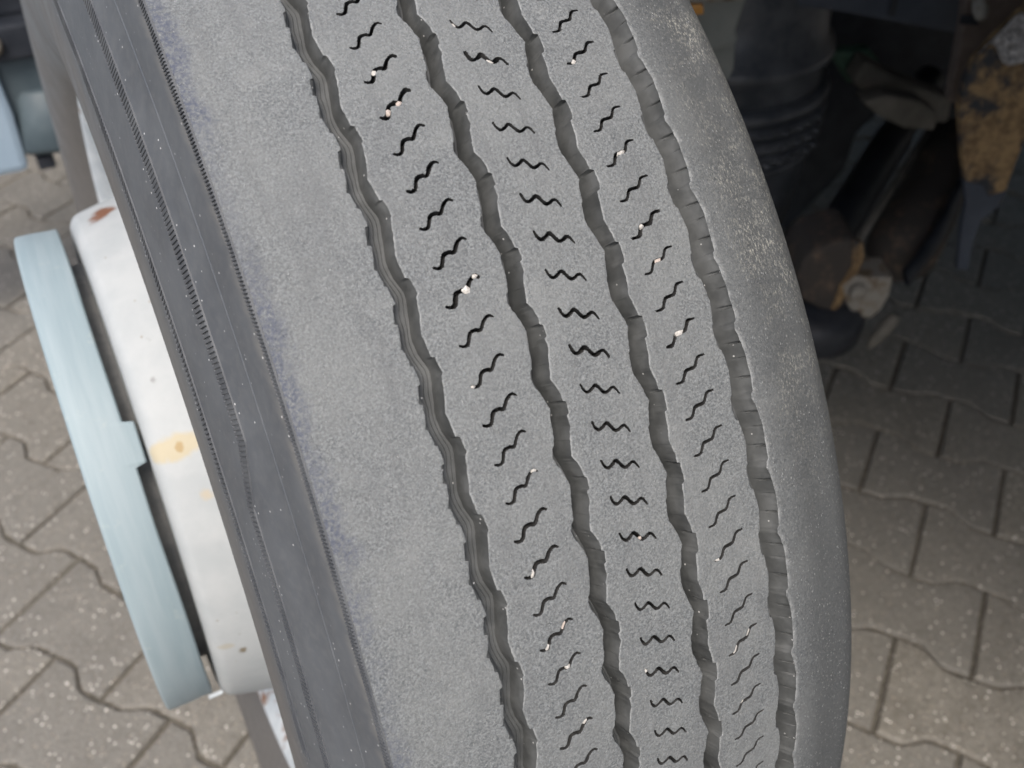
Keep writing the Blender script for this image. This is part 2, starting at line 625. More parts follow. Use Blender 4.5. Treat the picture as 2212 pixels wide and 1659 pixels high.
# sidewall carcass: profile from the outer shoulder round the bead to the inner shoulder
prof = catmull([(-.1285, .5179), (-.1300, .5125), (-.1330, .500), (-.1352, .488), (-.1388, .477), (-.1428, .466), (-.1472, .445), (-.1505, .420),
                (-.1520, .395), (-.1515, .370), (-.1480, .345), (-.1420, .325), (-.1350, .312), (-.1290, .3045), (-.1200, .300), (-.1000, .296)], 6)
prof_in = catmull([(.1120, .5143), (.1175, .508), (.1235, .496), (.1300, .470), (.1350, .440), (.1370, .400), (.1330, .355), (.1250, .320), (.1130, .303), (.09, .296)], 4)


def prof_at(r):                    # outer sidewall x for given radius (upper part)
    a = prof[:prof.shape[0] - 20]
    o = np.argsort(a[:, 1])
    return np.interp(r, a[o, 1], a[o, 0])


th_s = np.linspace(-math.pi, math.pi, 1800, endpoint=False)


def ridge(r):                      # fine moulded ring on the outer sidewall
    return 0.0004 * np.exp(-((r - 0.4905) / 0.0003) ** 2)


extra = np.concatenate([np.linspace(.4890, .4920, 16)])
pp = [tuple(p) for p in prof] + [(float(prof_at(r)), float(r)) for r in extra]
head = sorted([p for p in pp if p[1] > 0.40], key=lambda p: -p[1])
tail = [tuple(p) for p in prof if p[1] <= 0.40]
PR = np.array(head + tail)
P = to_xyz(np.repeat((PR[:, 0] - ridge(PR[:, 1]))[None, :], len(th_s), 0), np.repeat(PR[:, 1][None, :], len(th_s), 0), np.repeat(th_s[:, None], len(PR), 1))
F1 = grid_faces(len(th_s), len(PR), 0, True)[:, ::-1]
Pi = to_xyz(np.repeat(prof_in[:, 0][None, :], len(th_s), 0), np.repeat(prof_in[:, 1][None, :], len(th_s), 0), np.repeat(th_s[:, None], len(prof_in), 1))
F2 = grid_faces(len(th_s), len(prof_in), P.shape[0] * P.shape[1], True)
tyre = mesh_from("tyre", np.concatenate([P.reshape(-1, 3), Pi.reshape(-1, 3)]), np.concatenate([F1, F2]), M_side, truck, True)
tyre.matrix_local = WM

XL, XR = -128.5, 112.0
o = two_sector("tread_rib", rib_builder(None, 'g1L', x0=XL, ncol=70, lo_col=14), M_treadL, tyre)
o["label"] = "broad smooth outer shoulder rib with bluish stained edge"
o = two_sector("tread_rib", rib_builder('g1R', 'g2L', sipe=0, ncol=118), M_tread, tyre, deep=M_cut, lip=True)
o["label"] = "rib with wavy cuts rising to the right, next to the smooth shoulder rib"
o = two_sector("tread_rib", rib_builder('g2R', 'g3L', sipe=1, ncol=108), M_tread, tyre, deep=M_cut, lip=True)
o["label"] = "middle rib with nearly level wavy cuts"
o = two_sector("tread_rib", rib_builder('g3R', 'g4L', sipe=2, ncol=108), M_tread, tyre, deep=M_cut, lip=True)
o["label"] = "rib with wavy cuts between the third and fourth grooves"
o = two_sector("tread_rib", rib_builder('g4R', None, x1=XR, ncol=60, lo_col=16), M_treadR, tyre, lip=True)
o["label"] = "dark inner shoulder rib with pale specks and rounded edge"

two_sector("tread_groove", groove_builder('g1L', 'g1R', 2.6, 2.0, 8.0), M_groove, tyre)
two_sector("tread_groove", groove_builder('g2L', 'g2R', 1.3, 2.9, 11.0, cuts=[(0.03, 2, .035, .5)], facet=0.35), M_groove, tyre)
two_sector("tread_groove", groove_builder('g3L', 'g3R', 1.3, 3.2, 11.0, cuts=[(0.55, 2, .035, 1.0)], facet=0.35), M_groove, tyre)
two_sector("tread_groove", groove_builder('g4L', 'g4R', 2.4, 5.2, 9.5, cuts=[(0.05, 1, .026, 1.3), (0.50, 2, .02, .6)], facet=0.5), M_groove, tyre)


mb = MT("dark_serration_rubber", 0.6, 0.4)
mb.color(mb.mix(mb.ramp(mb.noise(60, 3), 0.3, 0.7), (0.062, 0.067, 0.074), (0.095, 0.101, 0.107)))  # one darker tint over all the moulded bands
M_band = mb.m


# moulded serrated bands on the outer sidewall
def ring_band(name, r_out, r_in, pitch, gap, height, slant=0.0, shift=None, rfn=None, a0=-1.2, a1=1.9, lip=0.0006):
    rm = 0.5 * (r_out + r_in)
    cnt = int((a1 - a0) * rm / pitch)
    pts_th, hh = [], []
    for k in range(cnt):
        t0 = a0 + k * pitch / rm
        w_ = pitch / rm
        g = gap
        for f, h in ((0.0, 1), (1 - g - .08, 1), (1 - g, 0), (1 - .08, 0)):
            pts_th.append(t0 + f * w_)
            hh.append(h)
    pts_th, hh = np.array(pts_th), np.array(hh, float)
    rs = np.array([0.0, 0.05, 0.11, 0.3, 0.5, 0.7, 0.89, 0.95, 1.0])
    m = len(rs)
    TH = pts_th[:, None] + slant * (rs[None, :] - 0.5) / rm
    sh = np.zeros_like(pts_th) if shift is None else shift(pts_th)
    R_ = r_out + sh[:, None] + (r_in - r_out) * rs[None, :]
    amp = 0.62 + 0.38 * np.sin(pts_th * 9.0 + r_out * 40) * np.sin(pts_th * 23.0 + 1.0) + 0.12 * np.sin(pts_th * 71.0)
    hh = hh * np.clip(amp, 0.45, 1.0)
    hgt = np.where((rs > 0.10) & (rs < 0.90), 1.0, 0.0)[None, :] * (hh[:, None] * height) + 0.00008
    hgt[:, 1] = lip
    hgt[:, -2] = lip
    hgt[:, 0] = hgt[:, -1] = -0.0004
    X = prof_at(R_) - hgt
    return mesh_from(name, to_xyz(X, R_, TH), grid_faces(len(pts_th), m)[:, ::-1], M_band, tyre, False)


o = ring_band("serrated_band", .4725, .4655, .0022, .36, .0009, 0.0004, shift=lambda t: np.where(t < .66, -.012, np.where(t < .72, -.012 + .012 * (t - .66) / .06, 0)))
o["kind"] = "stuff"
o["label"] = "ladder-like moulded band running along the sidewall"
o = ring_band("serrated_band", .4310, .4225, .0023, .5, .0008, -0.0006, a0=.35)
o["kind"] = "stuff"
o["label"] = "fainter row of moulded ticks near the bulge"
o = ring_band("serrated_band", .5177, .5135, .0016, .5, .0012, 0.0008)
o["kind"] = "stuff"
o["label"] = "dark notched edge where sidewall meets tread"

# rim, drum, hub cover -------------------------------------------------
mh = MT("white_wheel_paint", 0.62, 0.35)
n1 = mh.noise(30, 4, 0.6)
c = mh.mix(mh.ramp(n1, 0.3, 0.75), (0.385, 0.410, 0.415), (0.445, 0.465, 0.465))


def drum_pt(x, th, r=0.21):
    return (x, -r * math.cos(th), r * math.sin(th))


wob = mh.math('MULTIPLY', mh.math('SUBTRACT', mh.noise(70, 3), 0.5), 0.012)
for (x, th, rr_, sc, col, amt) in [
        (-.150, .742, .0085, (.30, 1, 1), (.50, .40, .20), .60), (-.152, .741, .0035, (1, 1, 1), (.36, .24, .09), .7),
        (-.145, 1.780, .0070, (.6, .45, 1), (.19, .085, .045), 1.0), (-.148, 1.091, .0036, (1, 1, 1), (.07, .06, .05), .9),
        (-.153, .966, .0040, (1, 1, 1), (.12, .10, .09), .9), (-.158, 1.13, .0018, (1, 1, 1), (.2, .2, .2), .6),
        (-.150, .031, .0034, (1, 1, 1), (.16, .12, .06), .9), (-.149, -.063, .0042, (1, 1, 1), (.16, .12, .06), .9),
        (-.144, .575, .0055, (1, 1, 1), (.48, .40, .27), .7), (-.160, -.02, .0030, (.6, 1, 1), (.40, .33, .2), .4),
        (-.150, .25, .003, (1, 1, 1), (.42, .44, .45), .6)]:
    d = mh.math('ADD', mh.dist(drum_pt(x, th), sc), wob)
    c = mh.mix(mh.math('MULTIPLY', mh.ramp(d, rr_ * 0.7, rr_ * 1.25, 1, 0), amt), c, col)
spx = mh.vor(75)
c = mh.mix(mh.math('MULTIPLY', mh.ramp(spx, 0.03, 0.09, 1, 0), mh.ramp(mh.noise(14), .42, .55)), c, (.30, .27, .22))
mh.color(c)
mh.bump(mh.math('ADD', n1, mh.math('MULTIPLY', mh.noise(170, 3), 0.25)), 0.0015, 0.5)
M_white = mh.m

mr = MT("rim_paint_rust", 0.5, 0.4)
rn = mr.noise(18, 4, 0.65)
mr.color(mr.mix(mr.ramp(rn, 0.52, 0.6), mr.mix(mr.ramp(mr.noise(60), 0.3, 0.7), (.50, .55, .58), (.62, .66, .68)), (.23, .12, .07)))
mr.bump(rn, 0.001, 0.6)
M_rim = mr.m

mc = MT("pale_blue_cover_paint", 0.36, 0.5)
sx = mc.sep()
st = mc.noise(9, 4, 0.6, vec=mc.scalevec((12, 1, 1)))
c = mc.mix(mc.ramp(st, 0.3, 0.7), (.262, .335, .362), (.315, .385, .410))
c = mc.mix(mc.math('MULTIPLY', mc.ramp(mc.vor(38), 0.02, 0.05, 1, 0), .8), c, (.2, .23, .23))
c = mc.mix(mc.math('MULTIPLY', mc.ramp(mc.noise(45, 4, 0.7), .6, .72), .35), c, (.40, .45, .43))
mc.color(c)
mc.bump(st, 0.0008, 0.4)
M_cap = mc.m
mc.rough(0.55)
M_hub = plain("dusty_hub_steel", (.20, .205, .20), (.32, .315, .29), 40, 0.7)
M_dark = plain("dark_metal", (.018, .019, .021), (.040, .040, .042), 50, 0.6)


def wheel_lathe(name, prof_xr, mat, parent, n=220, smooth=True, sub=5, flip=False):
    pr = catmull(prof_xr, sub) if sub else np.array(prof_xr, float)
    th = np.linspace(-math.pi, math.pi, n, endpoint=False)
    P = np.stack([np.repeat(pr[:, 0][None], n, 0), -pr[:, 1][None] * np.cos(th)[:, None], pr[:, 1][None] * np.sin(th)[:, None]], -1)
    Fc = grid_faces(n, len(pr), 0, True)
    return mesh_from(name, P, Fc if not flip else Fc[:, ::-1], mat, parent, smooth)


rim = wheel_lathe("rim", [(-.1000, .2960), (-.1180, .2985), (-.1255, .3050), (-.1300, .3100), (-.1330, .3090), (-.1335, .3040), (-.1290, .2960), (-.1180, .2890), (-.095, .2830), (-.060, .2700), (-.010, .2600), (.06, .2600)], M_rim, truck, 360)
rim.name = "wheel_rim"
rim.matrix_local = WM
disc = wheel_lathe("wheel_disc", [(-.1715, .060), (-.1715, .120), (-.1715, .180), (-.1712, .1960), (-.1700, .2030), (-.1660, .2085), (-.1600, .2112), (-.1450, .2150), (-.1250, .2200), (-.1050, .2270), (-.0850, .2420), (-.0720, .2560), (-.0600, .2660)], M_white, rim, 360, flip=True)
hubc = wheel_lathe("hub", [(-.1700, .172), (-.1760, .172), (-.1860, .171), (-.2000, .170)], M_hub, rim, 96, sub=2, flip=True)

# pale blue hub cover: a shallow drum, with one raised tab on its inner rim
thc = np.linspace(-math.pi, math.pi, 720, endpoint=False)
tabm = ((thc > 0.722) & (thc < 0.868)).astype(float)
colsx = [(-.2090, .020), (-.2110, .120), (-.2120, .180), (-.2125, .1985), (-.2122, .2006), (-.2112, .2019), (-.2098, .2024), (-.2000, .2026), (-.1930, .2024), (-.1890, .2022)]
P = []
for k, t in enumerate(thc):
    ring = [(x, r) for x, r in colsx]
    xe = -.1800 + tabm[k] * .0068 + .0030 * min(1, max(0, .5 - t)) * (t > -1.5) + 0.0002 * math.sin(9 * t)
    ring += [(xe - .0020, .2021), (xe - .0007, .2018), (xe, .1992), (xe + .0001, .1965), (xe - .0008, .1955), (-.1900, .1950), (-.2050, .1930), (-.2070, .1200), (-.206, .02)]
    P.append([(x, -r * math.cos(t), r * math.sin(t)) for x, r in ring])
P = np.array(P)
cap = mesh_from("hub_cover", P, grid_faces(P.shape[0], P.shape[1], 0, True)[:, ::-1], M_cap, rim, True)

# small bent clip that shows under the lower end of the cover
bm = bmesh.new()
for k in range(4):
    a = -0.55 - 0.02 * k
    add_box(bm, (-.181, -.2065, -.002), (-.170, -.2035, .003), Matrix.Rotation(-(a), 4, 'X'))
bm_obj("retaining_clip", bm, M_rim, rim)

# ------------------------------------------------------------------ ground and pavers
GA = 0.600375                     # direction of the straight joints
U0, PU, V0, PV = 0.784, 0.134498, -0.667984, 0.0989316
gu = Vector((math.cos(GA), math.sin(GA), 0))
gv = Vector((-math.sin(GA), math.cos(GA), 0))

mg = MT("joint_sand", 0.95, 0.2)
gn = mg.noise(120, 4, 0.7)
mg.color(mg.mix(mg.ramp(gn, 0.3, 0.7), (.085, .077, .063), (.165, .15, .124)))
mg.bump(gn, 0.004, 0.8)
bm = bmesh.new()
add_box(bm, (-40, -40, -0.30), (40, 40, -0.0062))
g = bm_obj("ground", bm, mg.m)
g["kind"] = "structure"
g["label"] = "dark sandy bed in the joints between the paving stones"

mp = MT("concrete_paver", 0.85, 0.35)
oi = mp.n("ShaderNodeObjectInfo")
va = mp.n("ShaderNodeVectorMath", operation='ADD')
mp.put(va.inputs[0], mp.co)
sc_ = mp.n("ShaderNodeVectorMath", operation='SCALE')
cx = mp.n("ShaderNodeCombineXYZ")
mp.put(cx.inputs[0], oi.outputs["Random"])
mp.put(cx.inputs[1], oi.outputs["Random"])
mp.put(sc_.inputs[0], cx.outputs[0])
sc_.inputs["Scale"].default_value = 37.0
mp.put(va.inputs[1], sc_.outputs[0])
pv = va.outputs[0]
a1 = mp.noise(16, 4, 0.65, vec=pv)
a2 = mp.noise(300, 3, 0.7, vec=pv)
c = mp.mix(mp.ramp(a1, 0.3, 0.7), (.172, .159, .130), (.258, .242, .204))
c = mp.mix(mp.ramp(mp.noise(85, 4, 0.8, vec=pv), .38, .62, 0, .55), c, (.30, .285, .25))
c = mp.mix(mp.ramp(mp.noise(70, 4, 0.8, vec=mp.scalevec((1.1, 1, 1), pv)), .50, .66, 0, .6), c, (.10, .092, .078))
c = mp.mix(mp.ramp(oi.outputs["Random"], 0, 1, 0, .55, smooth=False), c, (.150, .150, .140))
c = mp.mix(mp.ramp(a2, 0.35, 0.7, 0, .55), c, (.145, .127, .108))
va_ = mp.vor(190, vec=pv)
pk = mp.math('GREATER_THAN', mp.sep(mp.vor(190, "Color", vec=pv))[0], 0.72)
c = mp.mix(mp.math('MULTIPLY', mp.ramp(va_, .12, .28, 1, 0), pk), c, (.42, .36, .29))
vb_ = mp.vor(135, vec=pv)
pk2 = mp.math('GREATER_THAN', mp.sep(mp.vor(135, "Color", vec=pv))[1], 0.12)
spk = mp.math('MULTIPLY', mp.ramp(vb_, .13, .24, 1, 0), pk2)
vcb = mp.sep(mp.vor(135, "Color", vec=pv))
spk = mp.math('MULTIPLY', spk, mp.math('POWER', vcb[2], 2.2))
spk = mp.math('MULTIPLY', spk, mp.ramp(mp.noise(20, 3, vec=pv), .3, .6, .45, 1.0))
c = mp.mix(spk, c, (1.0, .95, .86))  # pale aggregate specks, whitened to paint in their glints
mp.color(c)
mp.bump(mp.math('ADD', a2, mp.math('MULTIPLY', va_, .6)), 0.0025, 0.7)
mp.rough(mp.ramp(a2, .3, .7, .55, .9))


def wave(k, par):
    """edge offset along u; k is v in half-paver units, par = row parity"""
    t = math.cos(math.pi * k)
    s_ = max(-1.0, min(1.0, t * 2.1)) * 0.93 + 0.07 * t + 0.10 * math.sin(2 * math.pi * k)
    return 0.080 * PU * s_ * (1 if par == 0 else -1)


def paver_mesh(par, seed):
    rnd = random.Random(seed)
    gp = 0.0025
    top, bot = [], []
    N = 28
    for i in range(N + 1):
        f = -1 + 2 * i / N               # local k, joints at +-1
        vv = f * (PV - gp)
        k = f + (par)                    # joints of row m at k = m mod 2
        k = f + 1 + par
        top.append((-gp + wave(k, par), vv))
        bot.append((-PU + gp + wave(k, 1 - par), vv))
    out = [(a + PU / 2, b) for a, b in top] + [(a + PU / 2, b) for a, b in reversed(bot)]
    out = [(a + rnd.gauss(0, .0007), b + rnd.gauss(0, .0005)) for a, b in out]
    bm = bmesh.new()
    ins = []
    n = len(out)
    cxm = sum(p[0] for p in out) / n

    def shrink(p, d):
        sx = math.copysign(1, p[0] - wmid(p[1], par)) * d
        sy = -p[1] / PV * d * (1 if abs(p[1]) > PV * .8 else 0)
        return (p[0] - sx, p[1] + sy)

    def wmid(v, par):
        return 0.0
    r0 = [bm.verts.new((a, b, -0.05)) for a, b in out]
    r1 = [bm.verts.new((a, b, -0.0045)) for a, b in out]
    r2 = [bm.verts.new((*shrink((a, b), .0018), -0.0012)) for a, b in out]
    r3 = [bm.verts.new((*shrink((a, b), .0042), 0.0)) for a, b in out]
    for A, B in ((r0, r1), (r1, r2), (r2, r3)):
        for k in range(n):
            bm.faces.new((A[k], B[k], B[(k + 1) % n], A[(k + 1) % n]))
    h = len(top)
    for i in range(h - 1):
        bm.faces.new((r3[i], r3[i + 1], r3[n - 2 - i], r3[n - 1 - i]))
    bmesh.ops.recalc_face_normals(bm, faces=list(bm.faces))
    me = bpy.data.meshes.new("paver_stone")
    bm.to_mesh(me)
    bm.free()
    me.materials.append(mp.m)
    return me


pavement = empty("pavement", (0, 0, 0))
pavement["kind"] = "structure"
pavement["label"] = "grey-brown wavy-edged concrete block paving"
pm = {(p, s): paver_mesh(p, 10 * p + s) for p in (0, 1) for s in range(4)}


def in_view(P, mar):
    d = P - CAM
    z = d.dot(c_f)
    if z < 0.05:
        return False
    x = 2028.58 * d.dot(c_r) / z / 1106
    y = 2028.58 * d.dot(c_u) / z / 829.5
    return abs(x) < mar and abs(y) < mar


cells = []
for m_ in range(-26, 30):
    par = m_ % 2
    for kk in range(-26, 42):
        k = 2 * kk + 1 + par              # centre index, joints at k-1, k+1 == m (mod 2)
        uc = U0 - (m_ + 0.5) * PU
        vc = V0 + k * PV
        Pw = gu * uc + gv * vc
        if Pw.x < -1.6 or Pw.x > 3.2 or Pw.y < -1.4 or Pw.y > 3.4:
            continue
        cells.append((not in_view(Pw, 1.12), (Pw - CAM).length, m_, par, Pw))
cells.sort(key=lambda c: (c[0], c[1]))
rot = Matrix.Rotation(GA, 4, 'Z')
rest = bmesh.new()
nvis = 0
for i, (hid, _, m_, par, Pw) in enumerate(cells):
    me = pm[(par, random.randrange(4))]
    M = Matrix.Translation((Pw.x, Pw.y, random.uniform(-.0016, .0012))) @ rot @ Matrix.Rotation(random.gauss(0, .004), 4, 'X') @ Matrix.Rotation(random.gauss(0, .004), 4, 'Y')
    if not hid and nvis < 300:
        ob = bpy.data.objects.new("paver_stone", me)
        ob.matrix_world = M
        link(ob, pavement)
        nvis += 1
    else:
        n0 = len(rest.verts)
        rest.from_mesh(me)
        rest.verts.ensure_lookup_table()
        for v in rest.verts[n0:]:
            v.co = M @ v.co
ro = bm_obj("outlying_paver_stones", rest, mp.m, pavement)
ro["kind"] = "stuff"

# ------------------------------------------------------------------ pebbles wedged in the cuts
mpb = MT("pale_stone", 0.6, 0.4)
pn = mpb.noise(500, 3)
mpb.color(mpb.mix(mpb.ramp(pn, .3, .7), (.42, .40, .36), (.66, .64, .60)))
mpb.bump(pn, .0005, .6)
mpk = MT("pink_stone", 0.6, 0.4)
pn = mpk.noise(500, 3)
mpk.color(mpk.mix(mpk.ramp(pn, .3, .7), (.44, .37, .32), (.64, .56, .50)))
cgm, sgm = math.cos(GAM), math.sin(GAM)


def tyre_world(xmm, n, dr=0.0):
    th = TH2 - n * DPH
    x = xmm / 1000
    r = float(rad(x)) + dr
    px, py, pz = x, -r * math.cos(th), r * math.sin(th)
    return Vector((cgm * px + sgm * pz, py, -sgm * px + cgm * pz + HUBZ)), th


def pebble(col, k, t, size, stretch, ang, label, mat, dz=-0.0010):
    xc, c0, poly, hw = SIPES[col]
    pts = catmull([(a, b * PMM) for a, b in poly], 5)
    u = t * (len(pts) - 1)
    i = min(int(u), len(pts) - 2)
    p = pts[i] * (1 - (u - i)) + pts[i + 1] * (u - i)
    j = SJ[col][(k + 60) % 460]
    P_, th = tyre_world(xc + p[0] + j[0] * .22, k + c0 + (p[1] + j[1] * .15) / PMM, dz)
    bm = bmesh.new()
    bmesh.ops.create_icosphere(bm, subdivisions=1, radius=1.0)
    rnd = random.Random(col * 100 + k)
    ph = [rnd.uniform(0, 6) for _ in range(4)]
    for v in bm.verts:
        q = v.co.copy()
        f = 1 + .16 * math.sin(3 * q.x + ph[0]) + .14 * math.sin(3.4 * q.y + ph[1]) + .10 * math.sin(5 * q.z + ph[2])
        v.co = Vector((q.x * stretch * f, q.y * f, q.z * .75 * f)) * size * .92
    nrm = Vector((0.0, -math.cos(th), math.sin(th)))
    xax = Vector((1, 0, 0))
    yax = nrm.cross(xax)
    R_ = Matrix((xax, yax, nrm)).transposed().to_4x4() @ Matrix.Rotation(ang, 4, 'Z')
    ob = bm_obj("pebble", bm, mat, None, False)
    ob.matrix_world = Matrix.Translation(P_) @ R_
    ob["label"] = label
    ob["category"] = "pebble"
    ob["group"] = "small stones wedged in the tread cuts"


PEB = [
    (0, 2, .35, .0013, 1.2, .6, "tiny pale stone in the second cut from the top of the left cut row", mpb.m),
    (0, 3, .30, .0016, 1.4, 1.2, "pinkish stone low in the ragged third cut of the left cut row", mpk.m),
    (0, 3, .62, .0014, 1.6, .4, "elongated pinkish stone right of centre in the ragged third cut of the left row", mpk.m),
    (0, 8, .62, .0022, 1.2, .3, "largest cream stone, midway down the left row of cuts", mpb.m),
    (0, 8, .90, .0013, 1.2, 1.2, "small pale stone at the upper end of the cut holding the largest stone", mpb.m),
    (0, 10, .04, .0014, 1.1, .2, "small stone at the lower left end of a cut, left row, below the largest stone", mpb.m),
    (0, 13, .90, .0012, 1.8, 1.1, "pale sliver at the upper tip of a cut halfway down the left row", mpb.m),
    (0, 15, .25, .0010, 3.0, 1.4, "thin white sliver in the lower bend of a cut, left row", mpb.m),
    (0, 17, .75, .0010, 2.6, 1.3, "long pinkish sliver in the upper bend of a lower cut, left row", mpk.m),
    (0, 17, .25, .0010, 2.0, 1.4, "short white sliver in the lower bend of a lower cut, left row", mpb.m),
    (0, 18, .62, .0016, 1.3, .4, "white stone in the middle of the fourth cut from the bottom of the left row", mpb.m),
    (0, 20, .78, .0013, 1.3, 1.0, "white stone near the top of the second lowest cut of the left row", mpb.m),
    (1, 0, .08, .0010, 1.6, -.7, "small white chip at the left end of the topmost cut in the middle row", mpb.m),
    (1, 1, .55, .0011, 1.5, -.5, "pale chip in the torn second cut of the middle row", mpb.m),
    (1, 14, .55, .0009, 1.2, -.5, "orange-tinted crumb in a lower cut of the middle row", mpk.m),
    (1, 18, .05, .0014, 1.1, .3, "white stone at the left tip of a low cut in the middle row", mpb.m),
    (2, 1, .18, .0015, 1.0, 1.3, "white stone at the lower end of the second cut in the right row", mpb.m),
    (2, 4, .55, .0017, 1.5, .3, "bright white stone in a cut of the right row near the top", mpb.m),
    (2, 6, .35, .0015, .9, 1.2, "white stone left of the cut in the right row, above the pinkish one", mpb.m),
    (2, 7, .50, .0012, 1.8, .3, "pinkish brown stone in a cut of the right row", mpk.m),
    (2, 9, .48, .0018, 1.4, .3, "largest white stone of the right row, halfway down", mpb.m),
    (2, 15, .06, .0016, 1.0, .5, "white stone at the lower tip of a cut low in the right row", mpb.m),
    (2, 18, .22, .0011, 3.0, 1.3, "long white sliver low in the right row", mpb.m),
    (2, 18, .75, .0009, 3.0, 1.2, "thin white sliver above the long one, low in the right row", mpb.m),
    (2, 20, .35, .0012, 1.2, .5, "small white stone near the bottom of the right row", mpb.m),
]
for a in PEB:
    pebble(*a)

# ------------------------------------------------------------------ truck underside
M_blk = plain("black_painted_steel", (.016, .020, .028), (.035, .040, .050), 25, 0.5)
M_navy = plain("dark_navy_frame_paint", (.040, .052, .075), (.062, .078, .105), 14, 0.45)
M_rub = plain("bellows_rubber", (.050, .058, .070), (.100, .110, .125), 30, 0.36)
M_brown = plain("brown_dirty_steel", (.13, .105, .09), (.20, .165, .145), 22, 0.75)
M_rustb = rusty("rusty_yellow_bracket", (.035, .040, .048), (.15, .10, .055), (.34, .235, .12), .36, .50, 15)
M_rustd = rusty("rusty_fitting", (.060, .054, .050), (.10, .078, .064), (.17, .125, .09), .50, .70, 30)
M_pale = rusty("pale_dirty_casting", (.30, .29, .26), (.14, .10, .07), (.24, .20, .15), .48, .62, 45)
M_grn = plain("dark_green_part", (.045, .10, .07), (.07, .14, .10), 25, 0.6)
M_olive = plain("olive_grey_casting", (.11, .11, .095), (.19, .18, .16), 20, 0.75)
M_ggrey = plain("green_grey_panel", (.19, .215, .21), (.25, .27, .26), 12, 0.5)
M_foil = plain("crumpled_silver", (.25, .26, .28), (.90, .91, .94), 140, 0.28, 0.8, 0.5, 0.006)
M_amber = plain("amber_lens", (.55, .25, .05), (.70, .36, .08), 40, 0.3)
M_blue = plain("pale_blue_bodywork", (.30, .40, .50), (.38, .48, .57), 8, 0.4)
M_teal = plain("grey_teal_mudguard", (.060, .085, .10), (.10, .13, .145), 8, 0.5)

TI = Matrix.Translation((-0.8, -0.3, 0))


def tpart(name, bm, mat, parent=None, smooth=False, bev=0.0):
    if bev:
        bevel_mod(bm, bev, 2)
    for v in bm.verts:
        v.co = TI @ v.co
    bmesh.ops.recalc_face_normals(bm, faces=list(bm.faces))
    return bm_obj(name, bm, mat, parent or truck, smooth)


# unseen panels, added and sized to shade the underside
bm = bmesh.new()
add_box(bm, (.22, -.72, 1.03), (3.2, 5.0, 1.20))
tpart("unseen_shade_floor", bm, M_blk)
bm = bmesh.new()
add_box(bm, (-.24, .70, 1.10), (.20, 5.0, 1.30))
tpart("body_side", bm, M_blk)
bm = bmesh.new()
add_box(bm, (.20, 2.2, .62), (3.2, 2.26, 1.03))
tpart("rear_shade_panel", bm, M_blk)
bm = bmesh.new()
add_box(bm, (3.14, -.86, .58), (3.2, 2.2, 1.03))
tpart("far_shade_panel", bm, M_blk)
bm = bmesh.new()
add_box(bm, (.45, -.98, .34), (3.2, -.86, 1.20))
tpart("front_shade_panel", bm, M_blk)  # added out of view to block light from the front

# chassis rail (navy)
FN = Vector((.45, .89, 0)).normalized()


def plate(name, pts, t, mat, parent=None, bev=.003):
    bm = bmesh.new()
    add_prism(bm, pts, FN * t)
    return tpart(name, bm, mat, parent, bev=bev)


rail = plate("chassis_rail", [(.68, .337, .667), (.751, .30, .654), (.82, .265, .645), (.914, .218, .625), (.979, .185, .612), (1.05, .149, .60), (1.05, .149, .95), (.68, .337, .95)], .08, M_navy, bev=.006)
plate("rail_seam", [(.884, .229, .640), (.892, .225, .638), (.892, .225, .95), (.884, .229, .95)], .01, M_blk, rail, bev=0)
plate("dark_shade_mass", [(1.023, 0.684, 0.549), (1.515, 0.436, 0.543), (1.611, 0.387, 0.259), (1.472, 0.457, 0.191), (1.383, 0.502, 0.273), (1.307, 0.54, 0.279), (1.276, 0.556, 0.235), (1.272, 0.558, 0.153), (1.233, 0.578, 0.089), (1.19, 0.6, 0.011), (1.136, 0.627, 0.012), (1.069, 0.661, 0.228)], .5, M_blk, bev=.01)  # black mass shaped to fill in the deep shade behind the parts

# air bellows
bc = (.775, .435)
bm = bmesh.new()
prf = [(.105, 0), (.128, .05), (.138, .12), (.150, .24), (.156, .33), (.168, .345), (.170, .36), (.166, .375), (.158, .39), (.158, .54), (.160, .58), (.158, .74), (.150, .84), (.128, .94), (.10, 1.0)]
add_lathe(bm, prf, (*bc, .78), (*bc, .18), 72)
bel = tpart("air_bellows", bm, M_rub, smooth=True)
for zz, rr_, hh_ in ((.506, .1745, .011), (.484, .1755, .009), (.460, .1745, .010), (.437, .1715, .009), (.415, .168, .009)):
    bm = bmesh.new()
    add_lathe(bm, [(rr_ - .016, 0), (rr_ - .003, .12), (rr_, .5), (rr_ - .003, .88), (rr_ - .016, 1)], (*bc, zz + hh_), (*bc, zz - hh_), 72)
    tpart("bellows_ring", bm, M_rub, bel, smooth=True)
for k in range(27):
    a = -2.3 + .11 * (k // 3) * 1.35 + random.uniform(-.03, .03)
    zz = (.484, .460, .437)[k % 3]
    bm = bmesh.new()
    bmesh.ops.create_icosphere(bm, subdivisions=2, radius=random.uniform(.005, .0085))
    for v in bm.verts:
        v.co = Vector((v.co.x, v.co.y, v.co.z * .7)) + Vector((bc[0] + .173 * math.cos(a), bc[1] + .173 * math.sin(a), zz))
    tpart("mud_clot", bm, M_rub, bel, smooth=True)

